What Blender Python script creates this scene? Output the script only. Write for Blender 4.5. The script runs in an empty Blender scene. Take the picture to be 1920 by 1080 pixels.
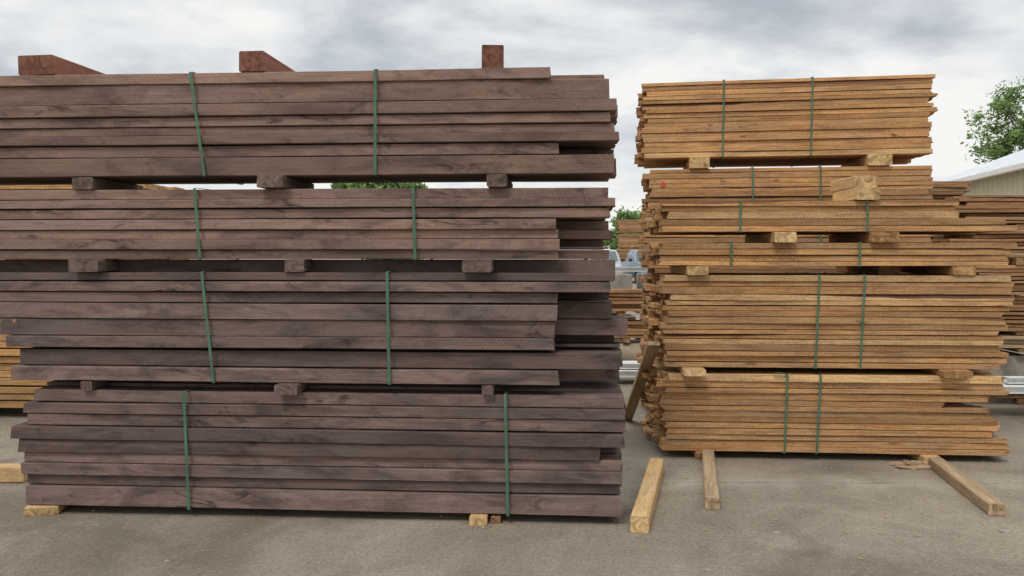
import bpy, bmesh, math, random
from mathutils import Vector, Matrix, noise as mnoise
R = random.Random(7)
scene = bpy.context.scene
COL = scene.collection
FPX = 1493.3; CAMZ = 1.6; HY = 480.0

# ---------------------------------------------------------------- helpers
def link(o):
    COL.objects.link(o); return o
def mesh_obj(name, verts, faces, mats, fmat=None, data=None, smooth=False):
    me = bpy.data.meshes.new(name)
    me.from_pydata(verts, [], faces)
    for m in mats: me.materials.append(m)
    if fmat:
        for p, i in zip(me.polygons, fmat): p.material_index = i
    if data:
        at = me.attributes.new("wd", 'FLOAT_COLOR', 'FACE')
        flat = []
        for d in data: flat.extend(d)
        at.data.foreach_set("color", flat)
    if smooth:
        for p in me.polygons: p.use_smooth = True
    me.update()
    return link(bpy.data.objects.new(name, me))
def empty(name, loc, rz=0.0):
    e = bpy.data.objects.new(name, None); e.empty_display_size = 0.2
    e.location = loc; e.rotation_euler = (0, 0, rz)
    return link(e)
def tag(o, label, cat, group=None):
    o["label"] = label; o["category"] = cat
    if group: o["group"] = group
def boxvf(x0, x1, y0, y1, z0, z1, vs, fs):
    b = len(vs)
    vs += [(x0,y0,z0),(x1,y0,z0),(x1,y1,z0),(x0,y1,z0),(x0,y0,z1),(x1,y0,z1),(x1,y1,z1),(x0,y1,z1)]
    fs += [(b,b+3,b+2,b+1),(b+4,b+5,b+6,b+7),(b,b+1,b+5,b+4),(b+1,b+2,b+6,b+5),(b+2,b+3,b+7,b+6),(b+3,b,b+4,b+7)]
def bevel(o, w, seg=2):
    bm = bmesh.new(); bm.from_mesh(o.data)
    bmesh.ops.bevel(bm, geom=bm.edges[:], offset=w, segments=seg, affect='EDGES', profile=0.6)
    bm.to_mesh(o.data); bm.free()

# ---------------------------------------------------------------- node helper
class NT:
    def __init__(s, tree): s.t = tree; s.t.nodes.clear()
    def n(s, typ, ins=None, **props):
        nd = s.t.nodes.new(typ)
        for k, v in props.items(): setattr(nd, k, v)
        if ins:
            for k, v in ins.items():
                sock = nd.inputs[k]
                if isinstance(v, bpy.types.NodeSocket): s.t.links.new(v, sock)
                elif isinstance(v, bpy.types.Node): s.t.links.new(v.outputs[0], sock)
                else: sock.default_value = v
        return nd
    def math(s, op, a, b=0.0, clamp=False):
        return s.n('ShaderNodeMath', {0: a, 1: b}, operation=op, use_clamp=clamp).outputs[0]
    def mix(s, f, a, b, bt='MIX'):
        nd = s.n('ShaderNodeMix', {0: f, 6: a, 7: b}, data_type='RGBA', blend_type=bt)
        return nd.outputs[2]
    def ramp(s, f, stops, interp='LINEAR'):
        nd = s.n('ShaderNodeValToRGB', {0: f}); cr = nd.color_ramp; cr.interpolation = interp
        while len(cr.elements) < len(stops): cr.elements.new(0.5)
        for e, (p, c) in zip(cr.elements, stops):
            e.position = p
            e.color = (c, c, c, 1) if isinstance(c, (int, float)) else (*c, 1)
        return nd.outputs[0]
    def noise(s, vec, scale, detail=4, rough=0.55, dist=0.0):
        return s.n('ShaderNodeTexNoise', {'Vector': vec, 'Scale': scale, 'Detail': detail, 'Roughness': rough, 'Distortion': dist}).outputs[0]
    def mapping(s, vec, sc):
        return s.n('ShaderNodeMapping', {'Vector': vec, 'Scale': sc}).outputs[0]
def newmat(name):
    m = bpy.data.materials.new(name); m.use_nodes = True
    return m, NT(m.node_tree)
def finish(m, T, col, rough=0.8, bump=None, bs=0.3, bd=0.01, metal=0.0, spec=0.3):
    ins = {'Base Color': col, 'Roughness': rough, 'Metallic': metal, 'Specular IOR Level': spec}
    if bump is not None:
        ins['Normal'] = T.n('ShaderNodeBump', {'Height': bump, 'Strength': bs, 'Distance': bd}).outputs[0]
    p = T.n('ShaderNodeBsdfPrincipled', ins)
    T.n('ShaderNodeOutputMaterial', {0: p.outputs[0]})
    return m

def wood(name, ca, cb, cdark, cwane, knot=0.5, stain=0.5, saw=0.3, rough=0.85, endmul=0.6, tmin=0.7, tmax=1.3, accent=None, bright=None, streak=0.5, fine_c=(0.72, 1.2), weather=None, black=0.0, gscale=1.0):
    m, T = newmat(name)
    at = T.n('ShaderNodeAttribute', attribute_name="wd")
    sep = T.n('ShaderNodeSeparateColor', {0: at.outputs['Color']})
    tint, wane, end = sep.outputs[0], sep.outputs[1], sep.outputs[2]
    tc = T.n('ShaderNodeTexCoord').outputs['Object']
    off = T.n('ShaderNodeCombineXYZ', {0: T.math('MULTIPLY', tint, 91.7), 1: T.math('MULTIPLY', tint, 57.3), 2: T.math('MULTIPLY', tint, 133.1)})
    v = T.n('ShaderNodeVectorMath', {0: tc, 1: off.outputs[0]}, operation='ADD').outputs[0]
    g1 = T.noise(T.mapping(v, (0.9, 22*gscale, 30*gscale)), 1.0, 6, 0.62, 0.9)
    g2 = T.noise(T.mapping(v, (5, 90, 130)), 1.0, 4, 0.6, 0.3)
    bl = T.noise(T.mapping(v, (2.0, 3, 6)), 1.0, 5, 0.65, 0.6)
    fine = T.noise(v, 60, 5, 0.7)
    base = T.mix(T.ramp(g1, [(0.32, 0.0), (0.68, 1.0)]), (*ca, 1), (*cb, 1))
    if accent:
        base = T.mix(T.math('MULTIPLY', T.ramp(T.noise(T.mapping(v, (0.5, 2, 3)), 1.0, 2), [(0.42, 0), (0.62, 1)]), 0.75), base, (*accent, 1))
    if bright:
        pick = T.ramp(T.math('FRACT', T.math('MULTIPLY', tint, 23.7)), [(0.74, 0.0), (0.84, 1.0)])
        base = T.mix(T.math('MULTIPLY', pick, 0.55), base, (*bright, 1))
    tv = T.math('FRACT', T.math('MULTIPLY', tint, 7.31))
    k = T.math('ADD', T.math('MULTIPLY', tv, tmax - tmin), tmin)
    kc = T.n('ShaderNodeCombineColor', {0: k, 1: k, 2: k}).outputs[0]
    base = T.mix(1.0, base, kc, 'MULTIPLY')
    if weather:
        wz = T.ramp(T.noise(T.mapping(v, (1.1, 2, 2)), 1.0, 5, 0.6, 0.8), [(0.45, 0), (0.66, 1)])
        base = T.mix(T.math('MULTIPLY', wz, 0.6), base, (*weather, 1))
    st = T.ramp(g2, [(0.33, 1.0), (0.52, 0.0)])
    base = T.mix(T.math('MULTIPLY', st, streak), base, (*cdark, 1))
    g3 = T.noise(T.mapping(v, (1.6, 40, 45)), 1.0, 3, 0.55, 1.2)
    base = T.mix(T.math('MULTIPLY', T.ramp(g3, [(0.30, 1.0), (0.40, 0.0)]), streak * 1.2, True), base, (*cdark, 1))
    sn = T.ramp(bl, [(0.34, 1.0), (0.54, 0.0)])
    base = T.mix(T.math('MULTIPLY', sn, stain), base, (*cdark, 1))
    if black > 0:
        vb = T.n('ShaderNodeMapping', {'Vector': v, 'Rotation': (0, 0.35, 0), 'Scale': (3.2, 5, 9)}).outputs[0]
        b1 = T.noise(vb, 1.0, 7, 0.72, 1.2)
        bs_ = T.math('MULTIPLY', T.ramp(b1, [(0.54, 0.0), (0.66, 1.0)]), T.ramp(T.noise(T.mapping(v, (0.9, 1, 2)), 1.0, 2), [(0.40, 0), (0.56, 1)]))
        base = T.mix(T.math('MULTIPLY', bs_, black), base, (*[c * 0.6 for c in cdark], 1))
    f2 = T.ramp(fine, [(0.3, fine_c[0]), (0.7, fine_c[1])])
    base = T.mix(1.0, base, f2, 'MULTIPLY')
    vo = T.n('ShaderNodeTexVoronoi', {'Vector': T.n('ShaderNodeVectorMath', {0: T.mapping(v, (3.4, 8, 9)), 1: T.n('ShaderNodeTexNoise', {'Vector': T.mapping(v, (6, 12, 12)), 'Scale': 1.0, 'Detail': 2.0}).outputs[1]}, operation='ADD').outputs[0], 'Scale': 1.0, 'Randomness': 1.0})
    ksel = T.ramp(T.n('ShaderNodeSeparateColor', {0: vo.outputs['Color']}).outputs[1], [(0.5, 0.0), (0.95, 1.0)])
    kn = T.math('MULTIPLY', T.ramp(vo.outputs['Distance'], [(0.07, 1.0), (0.19, 0.0)]), ksel)
    base = T.mix(T.math('MULTIPLY', kn, knot), base, (*[c * 0.6 for c in cdark], 1))
    base = T.mix(wane, base, (*cwane, 1))
    ec = T.mix(T.ramp(T.noise(v, 14, 4, 0.6, 1.5), [(0.3, 0), (0.7, 1)]), (*[c * endmul * 0.5 for c in ca], 1), (*[c * endmul * 1.25 for c in cb], 1))
    base = T.mix(end, base, ec)
    wv = T.n('ShaderNodeTexWave', {'Vector': T.n('ShaderNodeMapping', {'Vector': v, 'Rotation': (0, 0.6, 0)}).outputs[0], 'Scale': 15.0, 'Distortion': 2.5, 'Detail': 2.0, 'Detail Scale': 2.0}, wave_type='BANDS', bands_direction='X')
    sel = T.ramp(T.noise(T.mapping(v, (0.8, 1, 6)), 1.0, 2), [(0.52, 0.0), (0.62, 1.0)])
    sw = T.math('MULTIPLY', T.math('MULTIPLY', wv.outputs[0], sel), saw)
    base = T.mix(T.math('MULTIPLY', sw, 0.5), base, (*cdark, 1))
    h = T.math('ADD', T.math('ADD', T.math('MULTIPLY', g1, 0.8), T.math('MULTIPLY', g2, 0.5)), T.math('ADD', T.math('MULTIPLY', fine, 0.4), T.math('MULTIPLY', sw, 0.6)))
    return finish(m, T, base, rough, h, 0.5, 0.008, spec=0.2)

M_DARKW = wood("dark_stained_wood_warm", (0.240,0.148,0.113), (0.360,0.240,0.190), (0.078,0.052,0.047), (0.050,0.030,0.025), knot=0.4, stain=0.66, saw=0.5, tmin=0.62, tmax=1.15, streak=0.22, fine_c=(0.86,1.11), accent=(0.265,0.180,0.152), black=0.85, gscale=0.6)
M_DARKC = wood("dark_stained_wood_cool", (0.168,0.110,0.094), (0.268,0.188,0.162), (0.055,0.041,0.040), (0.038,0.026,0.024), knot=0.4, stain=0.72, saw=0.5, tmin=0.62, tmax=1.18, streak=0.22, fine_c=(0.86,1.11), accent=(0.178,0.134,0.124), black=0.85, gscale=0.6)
M_RED = wood("reddish_stained_wood", (0.22,0.092,0.062), (0.29,0.130,0.090), (0.13,0.055,0.04), (0.04,0.02,0.02), endmul=0.75, streak=0.25, stain=0.3, knot=0.2)
M_GREYW = wood("dusty_dark_wood", (0.12,0.085,0.068), (0.22,0.155,0.125), (0.05,0.038,0.034), (0.03,0.02,0.02), endmul=0.8, streak=0.3)
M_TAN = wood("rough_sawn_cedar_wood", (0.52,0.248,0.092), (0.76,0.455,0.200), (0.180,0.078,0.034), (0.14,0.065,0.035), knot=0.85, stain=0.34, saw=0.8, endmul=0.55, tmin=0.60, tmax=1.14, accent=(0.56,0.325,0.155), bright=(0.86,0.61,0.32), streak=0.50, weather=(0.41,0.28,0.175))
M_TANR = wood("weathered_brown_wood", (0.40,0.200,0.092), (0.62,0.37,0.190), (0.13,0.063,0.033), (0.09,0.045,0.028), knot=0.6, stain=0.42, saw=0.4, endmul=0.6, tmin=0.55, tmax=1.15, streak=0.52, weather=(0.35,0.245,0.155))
M_FRESH = wood("fresh_pine_wood", (0.60,0.37,0.155), (0.76,0.54,0.28), (0.28,0.15,0.07), (0.2,0.1,0.05), knot=0.7, stain=0.25, saw=0.3, endmul=0.85, tmin=0.84, tmax=1.06, streak=0.4, weather=(0.50,0.36,0.21))
M_ORNG = wood("orange_pine_wood", (0.50,0.26,0.10), (0.68,0.42,0.19), (0.20,0.10,0.045), (0.2,0.1,0.05), knot=0.6, stain=0.3, saw=0.3, endmul=0.85, tmin=0.62, tmax=1.12, weather=(0.34,0.23,0.14))
M_PALE = wood("pale_dusty_wood", (0.40,0.28,0.16), (0.58,0.43,0.27), (0.20,0.14,0.085), (0.1,0.07,0.05), knot=0.5, stain=0.35, saw=0.3, endmul=0.9, tmin=0.82, tmax=1.12)

def simple(name, col, rough=0.6, var=0.15, scale=6, metal=0.0, bump=0.1, spec=0.4):
    m, T = newmat(name)
    tc = T.n('ShaderNodeTexCoord').outputs['Object']
    n1 = T.noise(tc, scale, 6, 0.65)
    c = T.mix(T.ramp(n1, [(0.3, 0), (0.7, 1)]), (*[x * (1 - var) for x in col], 1), (*[min(1, x * (1 + var)) for x in col], 1))
    return finish(m, T, c, rough, n1, bump, 0.01, metal, spec)
M_STRAP = simple("green_strapping", (0.060, 0.145, 0.088), 0.6, 0.35, 5, 0, 0.0)
M_CONC = simple("grey_concrete", (0.27, 0.25, 0.21), 0.9, 0.4, 5, 0, 0.4)
M_BEIGE = simple("beige_concrete", (0.32, 0.265, 0.195), 0.9, 0.4, 5, 0, 0.4)
M_WHITE = simple("white_painted_steel", (0.74, 0.75, 0.75), 0.5, 0.12, 4)
M_ROOF = simple("pale_metal_roofing", (0.70, 0.73, 0.76), 0.45, 0.08, 1.5)
M_WALL = simple("tan_metal_siding", (0.64, 0.58, 0.43), 0.6, 0.08, 1.2)
M_TRIM = simple("white_trim", (0.78, 0.77, 0.73), 0.5, 0.06, 3)
M_GLASS = simple("dark_glass", (0.05, 0.07, 0.08), 0.08, 0.2, 3, 0, 0.0, 0.8)
M_TYRE = simple("tyre_rubber", (0.03, 0.03, 0.03), 0.8, 0.2, 10)
M_RIM = simple("wheel_rim_alloy", (0.5, 0.5, 0.52), 0.35, 0.1, 10, 0.8)
M_PBLUE = simple("pale_blue_car_paint", (0.24, 0.31, 0.36), 0.35, 0.05, 3, 0.2, 0.0, 0.5)
M_PSIL = simple("silver_car_paint", (0.42, 0.45, 0.47), 0.35, 0.05, 3, 0.3, 0.0, 0.5)
M_GRILL = simple("dark_grille_plastic", (0.04, 0.04, 0.045), 0.5, 0.1, 8)
M_LAMP = simple("clear_headlight_lens", (0.75, 0.78, 0.8), 0.15, 0.05, 8, 0, 0, 0.8)
M_BARK = simple("tree_bark", (0.14, 0.11, 0.08), 0.9, 0.4, 12, 0, 0.6)
M_REDP = simple("red_spray_paint", (0.62, 0.06, 0.04), 0.6, 0.3, 30)
M_PINK = simple("pinkish_bare_wood", (0.36, 0.16, 0.11), 0.8, 0.3, 30)
M_STONE = simple("grey_gravel_stone", (0.32, 0.29, 0.25), 0.9, 0.5, 3, 0, 0.3)

def leafmat(name, a, b):
    m, T = newmat(name)
    tc = T.n('ShaderNodeTexCoord').outputs['Object']
    at = T.n('ShaderNodeAttribute', attribute_name="wd")
    sep = T.n('ShaderNodeSeparateColor', {0: at.outputs['Color']})
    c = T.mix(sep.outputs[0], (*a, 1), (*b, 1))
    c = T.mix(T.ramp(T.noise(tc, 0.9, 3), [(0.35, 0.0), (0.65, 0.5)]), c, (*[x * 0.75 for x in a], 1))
    d = T.n('ShaderNodeBsdfDiffuse', {'Color': c})
    t = T.n('ShaderNodeBsdfTranslucent', {'Color': c})
    mx = T.n('ShaderNodeMixShader', {0: 0.48, 1: d.outputs[0], 2: t.outputs[0]})
    T.n('ShaderNodeOutputMaterial', {0: mx.outputs[0]})
    return m
M_LEAF = leafmat("tree_foliage", (0.15, 0.23, 0.09), (0.33, 0.48, 0.17))

# ---------------------------------------------------------------- timber mesh
def board_geo(L, W, H, nseg, ch, warp, wane, tint, ox=0, oy=0, oz=0, endj=0.006, rag=0.0):
    vs, fs, dt = [], [], []
    hw, hh = W / 2, H / 2
    sd = R.uniform(0, 1000)
    cut0, cut1 = R.uniform(-endj, endj), R.uniform(-endj, endj)
    for i in range(nseg + 1):
        u = i / nseg; x = -L / 2 + L * u
        dy = warp * (mnoise.noise(Vector((x * 0.9 + sd, 0.3, 0))) ) * 1.6
        dz = warp * 0.6 * (mnoise.noise(Vector((x * 0.8 + sd, 7.3, 0))) )
        r = mnoise.noise(Vector((x * 5 + sd, 2.1, 4))) * warp * 0.35
        c = ch * (1 + 0.8 * mnoise.noise(Vector((x * 7 + sd, 9, 1))))
        cw = c
        if wane > 0:
            wv = max(0.0, mnoise.noise(Vector((x * 0.75 + sd, 3.3, 5))) + 0.12 + 0.25 * mnoise.noise(Vector((x * 5 + sd, 1, 8))))
            cw = c + min(H * 0.62, wane * H * wv * 2.2)
        if i == 0: xo = (cut0, -cut0)
        elif i == nseg: xo = (cut1, -cut1)
        else: xo = (0, 0)
        P = [(-hw, -hh + c), (-hw, hh - cw), (-hw + cw * 0.8, hh), (hw - c, hh), (hw, hh - c), (hw, -hh + c), (hw - c, -hh), (-hw + c, -hh)]
        e = rag if i in (0, nseg) else 0
        for (yy, zz) in P:
            vs.append((ox + x + (xo[0] if zz > 0 else xo[1]) + (R.uniform(-e, e) if e else 0), oy + yy + dy + (r if yy < 0 else -r), oz + zz + dz))
    for i in range(nseg):
        for j in range(8):
            k = (j + 1) % 8
            a, b = i * 8, (i + 1) * 8
            fs.append((a + j, b + j, b + k, a + k))
            dt.append((tint, 1.0 if (j == 1 and wane > 0) else 0.0, 0, 1))
    fs.append(tuple(range(8))); dt.append((tint, 0, 1, 1))
    fs.append(tuple(reversed(range(nseg * 8, nseg * 8 + 8)))); dt.append((tint, 0, 1, 1))
    return vs, fs, dt

def board_obj(name, L, W, H, mat, nseg=8, ch=0.004, warp=0.004, wane=0.0, endj=0.006):
    v, f, d = board_geo(L, W, H, nseg, ch, warp, wane, R.random(), endj=endj)
    return mesh_obj(name, v, f, [mat], data=d)

# ---------------------------------------------------------------- stack frames (plan position + yaw of a stack's front face)
class Frame:
    def __init__(s, ax, ay, bx, by):
        s.x, s.y = ax, ay
        d = math.hypot(bx - ax, by - ay); s.c = (bx - ax) / d; s.s = (ay - by) / d
        s.yaw = -math.atan2(s.s, s.c)
    def t(s, px):
        a = (px - 960) / FPX
        return (a * s.y - s.x) / (s.c + a * s.s)
    def z(s, px, py):
        return CAMZ - (py - HY) / FPX * (s.y - s.t(px) * s.s)
    def world(s, t, d, z):
        return Vector((s.x + t * s.c + d * s.s, s.y - t * s.s + d * s.c, z))

def strap(parent, cx, z0, z1, yf, depth, tt, tb, w=0.016, tail=0):
    vs, fs = [], []
    pts = []
    n = 8
    th = 0.0016
    def add(x, y, z): pts.append((x, y, z))
    for i in range(n + 1):
        u = i / n
        add(tb + (tt - tb) * u, yf, z0 + (z1 - z0) * u)
    add(tt, yf + 0.02, z1 + 0.004); add(tt + 0.01, depth * 0.5, z1 + 0.012); add(tt + 0.02, depth + 0.0, z1 + 0.004)
    add(tt + 0.02, depth + 0.025, z1 - 0.02); add(tb + 0.02, depth + 0.025, z0 + 0.02); add(tb + 0.01, depth, z0 - 0.004); add(tb, yf + 0.02, z0 - 0.004)
    N = len(pts)
    for i, (x, y, z) in enumerate(pts):
        p, q = Vector(pts[i - 1]), Vector(pts[(i + 1) % N])
        tg = (q - p); tg.x = 0
        if tg.length < 1e-6: tg = Vector((0, 0, 1))
        tg.normalize(); nrm = Vector((1, 0, 0)).cross(tg)
        for sx in (-w / 2, w / 2):
            for sn in (0, th):
                vs.append((x + sx, y + nrm.y * sn * 1, z + nrm.z * sn * 1))
    for i in range(N):
        a, b = i * 4, ((i + 1) % N) * 4
        for (p, q) in ((0, 1), (1, 3), (3, 2), (2, 0)):
            fs.append((a + p, b + p, b + q, a + q))
    if tail:
        b = len(vs); m = 7
        for i in range(m):
            u = i / (m - 1)
            x = tt + tail * (0.005 + 0.10 * u); y = yf - 0.004 - 0.01 * math.sin(u * 3); z = z1 + 0.008 + 0.012 * math.sin(u * 3.0)
            vs.append((x, y, z)); vs.append((x, y + 0.014, z + 0.003))
        for i in range(m - 1): fs.append((b + 2*i, b + 2*i + 2, b + 2*i + 3, b + 2*i + 1))
    o = mesh_obj("strap", vs, fs, [M_STRAP]); o.parent = parent
    o["label"] = "green plastic strapping band around the bundle"
    return o

def make_bundle(frame, layers, roww, nrows, mat, label, cat, group, straps=(), ch=0.004, warp=0.004, nfront=14, part="board", endjit=0.02, gap=0.003, yj=0.012, sw=0.016, rag=0.0):
    zb = min(l['z0'] for l in layers); zt = max(l['z1'] for l in layers)
    tl = min(l['tl'] for l in layers); tr = max(l['tr'] for l in layers); tm = (tl + tr) / 2
    E = empty("lumber_bundle", frame.world(tm, 0, zb), frame.yaw)
    tag(E, label, cat, group)
    ymin = 0
    for li, l in enumerate(layers):
        for r in range(nrows):
            z0, z1, a, b = l['z0'], l['z1'], l['tl'], l['tr']
            wane = l.get('wane', 0)
            if r > 0:
                wane = 0
                a = l.get('btl', a) + R.uniform(-endjit, endjit); b = l.get('btr', b) + R.uniform(-endjit, endjit)
                if l.get('short') and r < nrows - 1: z1 = z0 + (z1 - z0) * l.get('bh', 0.55)
                z1 += l.get('bup', 0)
            else:
                a += R.uniform(-0.3, 0.3) * endjit; b += R.uniform(-0.3, 0.3) * endjit
            off = R.uniform(-yj, yj) + (l.get('off', 0) if r == 0 else 0)
            if r == 0: ymin = min(ymin, off)
            if r > 0 and off < 0: off *= 0.0
            h = z1 - z0 - gap * R.uniform(0.3, 1.8)
            wv, fv, dv = board_geo(b - a, roww - 0.004, h, nfront if r == 0 else 5, ch, warp, wane, R.random(), endj=0.004, rag=rag)
            o = mesh_obj(part, wv, fv, [mat], data=dv)
            o.parent = E
            o.location = ((a + b) / 2 - tm, r * roww + roww / 2 + off, (z0 + z1) / 2 - zb)
            o.rotation_euler = (0, R.uniform(-0.0009, 0.0009), R.uniform(-0.003, 0.003))
    for s_ in straps:
        strap(E, s_[0], 0.0, zt - zb, ymin - warp * 1.2 - 0.004, roww * nrows, frame.t(s_[0]) - tm, frame.t(s_[1]) - tm, w=sw, tail=s_[2] if len(s_) > 2 else 0)
    E["_zb"] = zb; E["_tm"] = tm; E["_ymin"] = ymin
    return E
def mark(E, frame, px, py, w, h, mat, label):
    n = 14; vs = [(0, 0, 0)]; fs = []
    for i in range(n):
        a = 6.283 * i / n; k = R.uniform(0.7, 1.1); vs.append((w/2*k*math.cos(a), 0, h/2*k*math.sin(a)))
    for i in range(n): fs.append((0, 1+i, 1+(i+1) % n))
    o = mesh_obj("paint_mark", vs, fs, [mat]); o.parent = E; o["label"] = label
    o.location = (frame.t(px) - E["_tm"], E["_ymin"] - 0.006, frame.z(px, py) - E["_zb"])

# ================================================================ DARK STACK
FD = Frame(-3.02, 4.96, 0.65, 4.73)
def dl(rows):
    out = []
    for r in rows:
        y0, y1, l, rt = r[:4]; k = r[4] if len(r) > 4 else {}
        d = dict(z1=FD.z(1000, y0), z0=FD.z(1000, y1), tl=FD.t(l), tr=FD.t(rt)); d.update(k)
        if 'bpx' in k: d['btr'] = FD.t(k['bpx'])
        out.append(d)
    return out
S = lambda **k: k
B1 = dl([(128,149,-160,1033,S(off=-0.022, bpx=1130)), (149,187,-120,1143,S(off=0.0)), (187,212,-190,1158,S(off=-0.026)), (212,231,-90,1146,S(off=-0.002)),
         (231,248,-150,1152,S(off=0.012)), (248,267,-190,1157,S(off=-0.020)), (267,290,-130,1046,S(off=0.004, short=True, bpx=1148, bh=0.2)), (290,327,-170,1150,S(off=-0.018))])
B2 = dl([(351,371,-110,1142,S(off=0.006)), (371,389,-170,1155,S(off=-0.022)), (389,409,-60,1144,S(off=0.0)), (409,430,-120,1045,S(off=-0.012, short=True, bpx=1140, bh=0.15)),
         (430,448,-130,1044,S(off=0.012, bpx=1156)), (448,468,-100,1050,S(off=-0.020, bpx=1143, short=True, bh=0.3)), (468,486,-120,1046,S(off=0.0, bpx=1143))])
B3 = dl([(511,528,-60,1150,S(off=0.006, bup=0.078)), (528,549,-130,1143,S(off=-0.022)), (549,570,-70,1043,S(off=0.0, short=True, bpx=1145, bh=0.2)), (570,602,-40,1044,S(off=-0.014, bpx=1156)),
         (602,634,2,1042,S(off=-0.002, bpx=1172)), (634,657,14,1041,S(off=-0.026, short=True, bpx=1165, bh=0.3)), (662,694,36,1163,S(off=0.014)), (694,722,27,1047,S(off=-0.022, bpx=1160))])
B4 = dl([(741,765,60,1168,S(off=0.016, bup=0.02)), (765,786,47,1174,S(off=-0.016)), (786,810,50,1172,S(off=-0.004)), (810,836,29,1170,S(off=-0.026)), (836,862,38,1122,S(off=-0.010, bpx=1160)),
         (862,882,44,1167,S(off=0.010)), (882,906,42,1168,S(off=-0.016)), (906,926,50,1163,S(off=0.004)), (926,965,52,1166,S(off=-0.018))])
GD = "dark stained timber bundles stacked in the yard"
KW = dict(roww=0.17, nrows=3, ch=0.003, warp=0.006, nfront=54, part="timber", endjit=0.03, gap=0.005, yj=0.004, rag=0.004, sw=0.017)
make_bundle(FD, B1, mat=M_DARKW, label="top bundle of dark brown rough-sawn timbers with green straps", cat="lumber bundle", group=GD, straps=[(362,388),(706,706)], **KW)
make_bundle(FD, B2, mat=M_DARKW, label="thin bundle of dark brown timbers between two other bundles", cat="lumber bundle", group=GD, straps=[(369,379),(776,780,-1)], **KW)
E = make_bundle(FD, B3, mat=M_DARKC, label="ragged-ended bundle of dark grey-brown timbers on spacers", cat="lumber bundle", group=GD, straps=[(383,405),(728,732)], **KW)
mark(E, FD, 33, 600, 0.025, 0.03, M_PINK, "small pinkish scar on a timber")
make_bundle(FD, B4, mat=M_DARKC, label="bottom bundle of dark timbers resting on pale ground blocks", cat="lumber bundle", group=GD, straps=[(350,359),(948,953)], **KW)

def spacer(frame, px, w, z0, z1, proud, length, mat, label, ang=0.0, group="wooden spacers between the bundles", name="timber_spacer"):
    o = board_obj(name, length, w, z1 - z0, mat, nseg=6, ch=0.006, warp=0.002)
    t = frame.t(px)
    p = frame.world(t, -proud + length / 2, (z0 + z1) / 2)
    o.location = p; o.rotation_euler = (0, 0, frame.yaw + math.pi / 2 + ang)
    tag(o, label, "wooden block", group)
    return o
zc = FD.z
GS = "wooden spacers between the dark bundles"
z12a, z12b = zc(1000,351) , zc(1000,327)
z23a, z23b = zc(1000,511), zc(1000,486)
z34a, z34b = zc(1000,741), zc(1000,722)
for px, w, pr, m in ((158,0.13,0.02,M_GREYW), (515,0.16,0.08,M_GREYW), (932,0.12,0.04,M_GREYW)):
    spacer(FD, px, w, z12a+0.001, z12b-0.001, pr, 0.60, m, "dusty dark wooden spacer under the top dark bundle", group=GS)
for px, w, pr in ((168,0.19,0.07), (553,0.12,0.01), (896,0.18,0.06)):
    spacer(FD, px, w, z23a+0.001, z23b-0.001, pr, 0.165 + pr, M_DARKC, "chunky dark wooden spacer between two dark bundles", group=GS)
for px, w, pr in ((165,0.07,0.02), (544,0.14,0.08), (915,0.07,0.02)):
    spacer(FD, px, w, z34a+0.001, z34b-0.001, pr, 0.165 + pr, M_DARKC, "dark wooden spacer above the bottom dark bundle", group=GS)
zt = zc(1000,128) + 0.002
GT = "dark beams lying across the top bundle"
for px, w, h, ang, pr in ((76,0.235,0.120,-0.06,0.02), (476,0.155,0.125,-0.03,0.02), (914,0.132,0.136,0.10,0.02)):
    spacer(FD, px, w, zt, zt + h, pr, 0.66, M_RED, "reddish-brown beam lying across the top dark bundle", ang=ang, group=GT, name="timber_beam")
zb4 = zc(1000,965)
GB = "pale blocks under the dark stack"
spacer(FD, 64, 0.20, 0.002, zb4-0.001, 0.06, 0.62, M_FRESH, "pale pine block under the dark timber stack", ang=0.25, group=GB, name="ground_block")
spacer(FD, 898, 0.105, 0.002, zb4-0.001, 0.07, 0.62, M_FRESH, "pale pine block under the dark timber stack", group=GB, name="ground_block")
spacer(FD, 927, 0.06, 0.002, zb4-0.012, 0.02, 0.6, M_TANR, "split weathered block beside a pale pine block", ang=0.03, group=GB, name="ground_block")

# ================================================================ TAN FRONT STACK
FT = Frame(1.203, 6.30, 3.75, 6.15)
FR = Frame(1.313, 8.0, 4.02, 7.6)
GTN = "tan rough-sawn board bundles stacked in the yard"
def tanlayers(frame, pxref, ytop, ybot, n, l, r, jl=6, jr=8):
    zt, zb = frame.z(pxref, ytop), frame.z(pxref, ybot)
    hs = [R.uniform(0.75, 1.22) for _ in range(n)]; sm = sum(hs)
    z = zt; out = []
    for i, h in enumerate(hs):
        hh = (zt - zb) * h / sm
        ll, rr = (l(i / n), r(i / n))
        d = dict(z1=z, z0=z - hh, tl=frame.t(ll + R.uniform(-jl, jl)), tr=frame.t(rr + R.uniform(-jr, jr)), off=R.uniform(-0.012, 0.012))
        if R.random() < 0.2: d['wane'] = 0.4
        out.append(d); z -= hh
    return out
KT = dict(roww=0.14, nrows=7, ch=0.0020, warp=0.007, nfront=36, endjit=0.07, gap=0.0038, yj=0.005, rag=0.012)
F4 = tanlayers(FT, 1500, 703, 849, 13, lambda u: 1244, lambda u: 1874 + 8*math.sin(u*9), 8, 15)
F3 = tanlayers(FT, 1500, 516, 690, 16, lambda u: 1246, lambda u: 1897 - 22*u, 7, 8)
F2 = tanlayers(FT, 1500, 455, 499, 4, lambda u: 1238, lambda u: 1898 - 10*u, 3, 8)
F1 = tanlayers(FT, 1500, 376, 435, 5, lambda u: 1245, lambda u: 1800 if u < 0.55 else 1898, 3, 10)
F4[4]['tr'] = FT.t(1765); F4[5]['tr'] = FT.t(1846); F4[3]['tr'] = FT.t(1850)
K3 = dict(KT); K3['nrows'] = 6; K3['roww'] = 0.16
K4 = dict(KT); K4['rag'] = 0.030
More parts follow.
